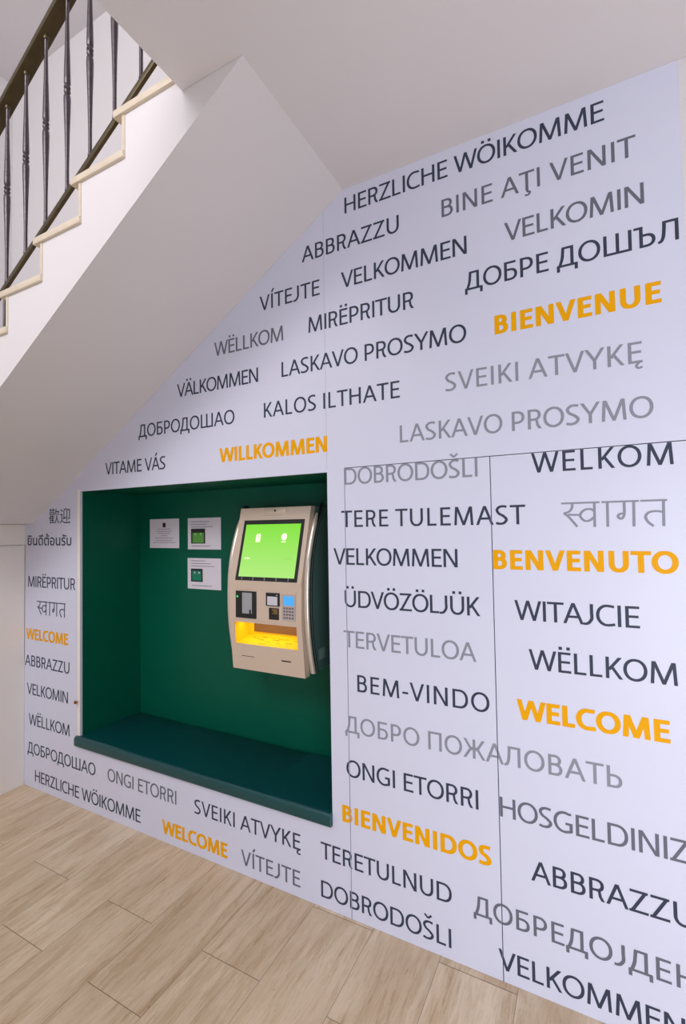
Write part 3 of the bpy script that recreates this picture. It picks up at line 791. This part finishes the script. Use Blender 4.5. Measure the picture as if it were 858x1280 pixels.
def screen_bits(rects, material, nm):
    bmx = bmesh.new()
    for x0, x1, z0, z1 in rects:
        t_ = on_plate(x0, x1, z0, z1, 0.0051, 0.0004); me = bpy.data.meshes.new('tmp'); t_.to_mesh(me); t_.free(); bmx.from_mesh(me); bpy.data.meshes.remove(me)
    return sub(nm, bmx, material, BZ)
def disc(cx, cz, r):
    return [(cx - r * math.sqrt(max(0, 1 - t * t)), cx + r * math.sqrt(max(0, 1 - t * t)), cz + r * (t - .125), cz + r * (t + .125)) for t in [-.875 + .25 * i for i in range(8)]]
ic = [(-1.690, -1.659, 1.700, 1.7275), (-1.686, -1.675, 1.729, 1.7345), (-1.672, -1.662, 1.729, 1.7345), (-1.690, -1.659, 1.690, 1.6975)]
screen_bits(ic, ICON, 'screen_icon'); screen_bits(disc(-1.4975, 1.7175, 0.018) + [(-1.512, -1.484, 1.688, 1.692)], ICON, 'screen_icon')
screen_bits([(-1.683, -1.667, 1.712, 1.722)], ICON2, 'icon_detail'); screen_bits([(-1.503, -1.490, 1.713, 1.724)], ICON2, 'icon_detail')
screen_bits([(-1.750, -1.713, 1.5965, 1.6015)], ICON, 'screen_caption'); screen_bits([(-1.482, -1.424, 1.597, 1.600)], ICON2, 'screen_caption')
for q in range(5):
    xq = -1.748 + q * 0.078
    sub('bezel_tick', on_plate(xq, xq + 0.0035, 1.4805, 1.4965, 0.0042, 0.001), GREYPLATE, BZ)
part('camera_tab', on_plate(-1.662, -1.515, 1.850, 1.8855, -0.002, 0.0065, 0.0015), CHAMP, K, True)
b = bmesh.new(); lathe(b, [(0.0062, 0), (0.0062, 0.004)], 16); bmesh.ops.rotate(b, verts=b.verts, cent=(0, 0, 0), matrix=Matrix.Rotation(math.radians(90 - 15), 3, 'X')); bmesh.ops.translate(b, verts=b.verts, vec=(-1.585, py(1.866) - 0.0036, 1.866))
part('camera_lens', b, KBLACK, K)
part('nameplate', on_plate(-1.668, -1.535, 1.8385, 1.8420, -0.001, 0.0018), KPAD, K)

# device panel
part('device_panel', on_plate(-1.788, -1.384, 1.2635, 1.4290, -0.001, 0.0022, 0.0008), CHAMP, K)
CD = part('card_unit', on_plate(-1.787, -1.644, 1.2700, 1.4195, 0.0, 0.006, 0.0012), KBLACK, K, label='black document scanner frame')
sub('scanner_plate', on_plate(-1.740, -1.672, 1.296, 1.411, 0.0055, 0.0012), GREYPLATE, CD)
sub('status_light', on_plate(-1.779, -1.769, 1.383, 1.392, 0.0055, 0.0015), LED, CD)
sub('scanner_foot', on_plate(-1.690, -1.678, 1.296, 1.318, 0.0068, 0.0012), KBLACK, CD)
RD = part('card_reader', on_plate(-1.576, -1.488, 1.3470, 1.4180, 0.0, 0.008, 0.0015), KBLACK, K, label='dark contactless card reader')
sub('reader_pad', on_plate(-1.566, -1.499, 1.3520, 1.3990, 0.0075, 0.0016, 0.0006), GREYPAD, RD)
sub('reader_mark', on_plate(-1.508, -1.498, 1.405, 1.409, 0.0078, 0.0008), GREYPAD, RD)
SLT = part('card_slot', on_plate(-1.558, -1.494, 1.2750, 1.3370, 0.0, 0.005, 0.0008), KDARK, K, label='dark card slot with brass throat')
sub('slot_throat', on_plate(-1.538, -1.500, 1.305, 1.333, 0.0046, 0.0010), mat('brass_throat', (150, 120, 78), .35, metal=.8), SLT)
sub('slot_gap', on_plate(-1.544, -1.528, 1.310, 1.321, 0.0054, 0.0008), KBLACK, SLT)
KP = part('keypad', on_plate(-1.474, -1.387, 1.2750, 1.4130, 0.0, 0.005, 0.0010), KPAD, K, label='keypad with a small blue display')
sub('keypad_display', on_plate(-1.459, -1.395, 1.3560, 1.4050, 0.0046, 0.0012), LCD, KP, label='blue lit display')
bmx = bmesh.new()
for r_ in range(4):
    for c_2 in range(4):
        x0 = -1.4625 + c_2 * 0.0178; z0 = 1.336 - r_ * 0.0168
        t_ = on_plate(x0, x0 + 0.0118, z0, z0 + 0.0100, 0.0046, 0.0022); me = bpy.data.meshes.new('tmp'); t_.to_mesh(me); t_.free(); bmx.from_mesh(me); bpy.data.meshes.remove(me)
sub('keys', bmx, KEYM, KP)
part('receipt_slot', on_plate(-1.770, -1.682, 1.0505, 1.0535, -0.001, 0.0016), KDARK, K)
part('card_return_slot', on_plate(-1.4975, -1.4365, 1.0500, 1.0565, -0.001, 0.0022), KDARK, K)
b = bmesh.new(); box(b, KX1 - 0.0125, KX1 - 0.0112, 2.238, 2.304, 1.045, 1.105); part('sticker', b, STICK, K, label='small grey sticker on the side')
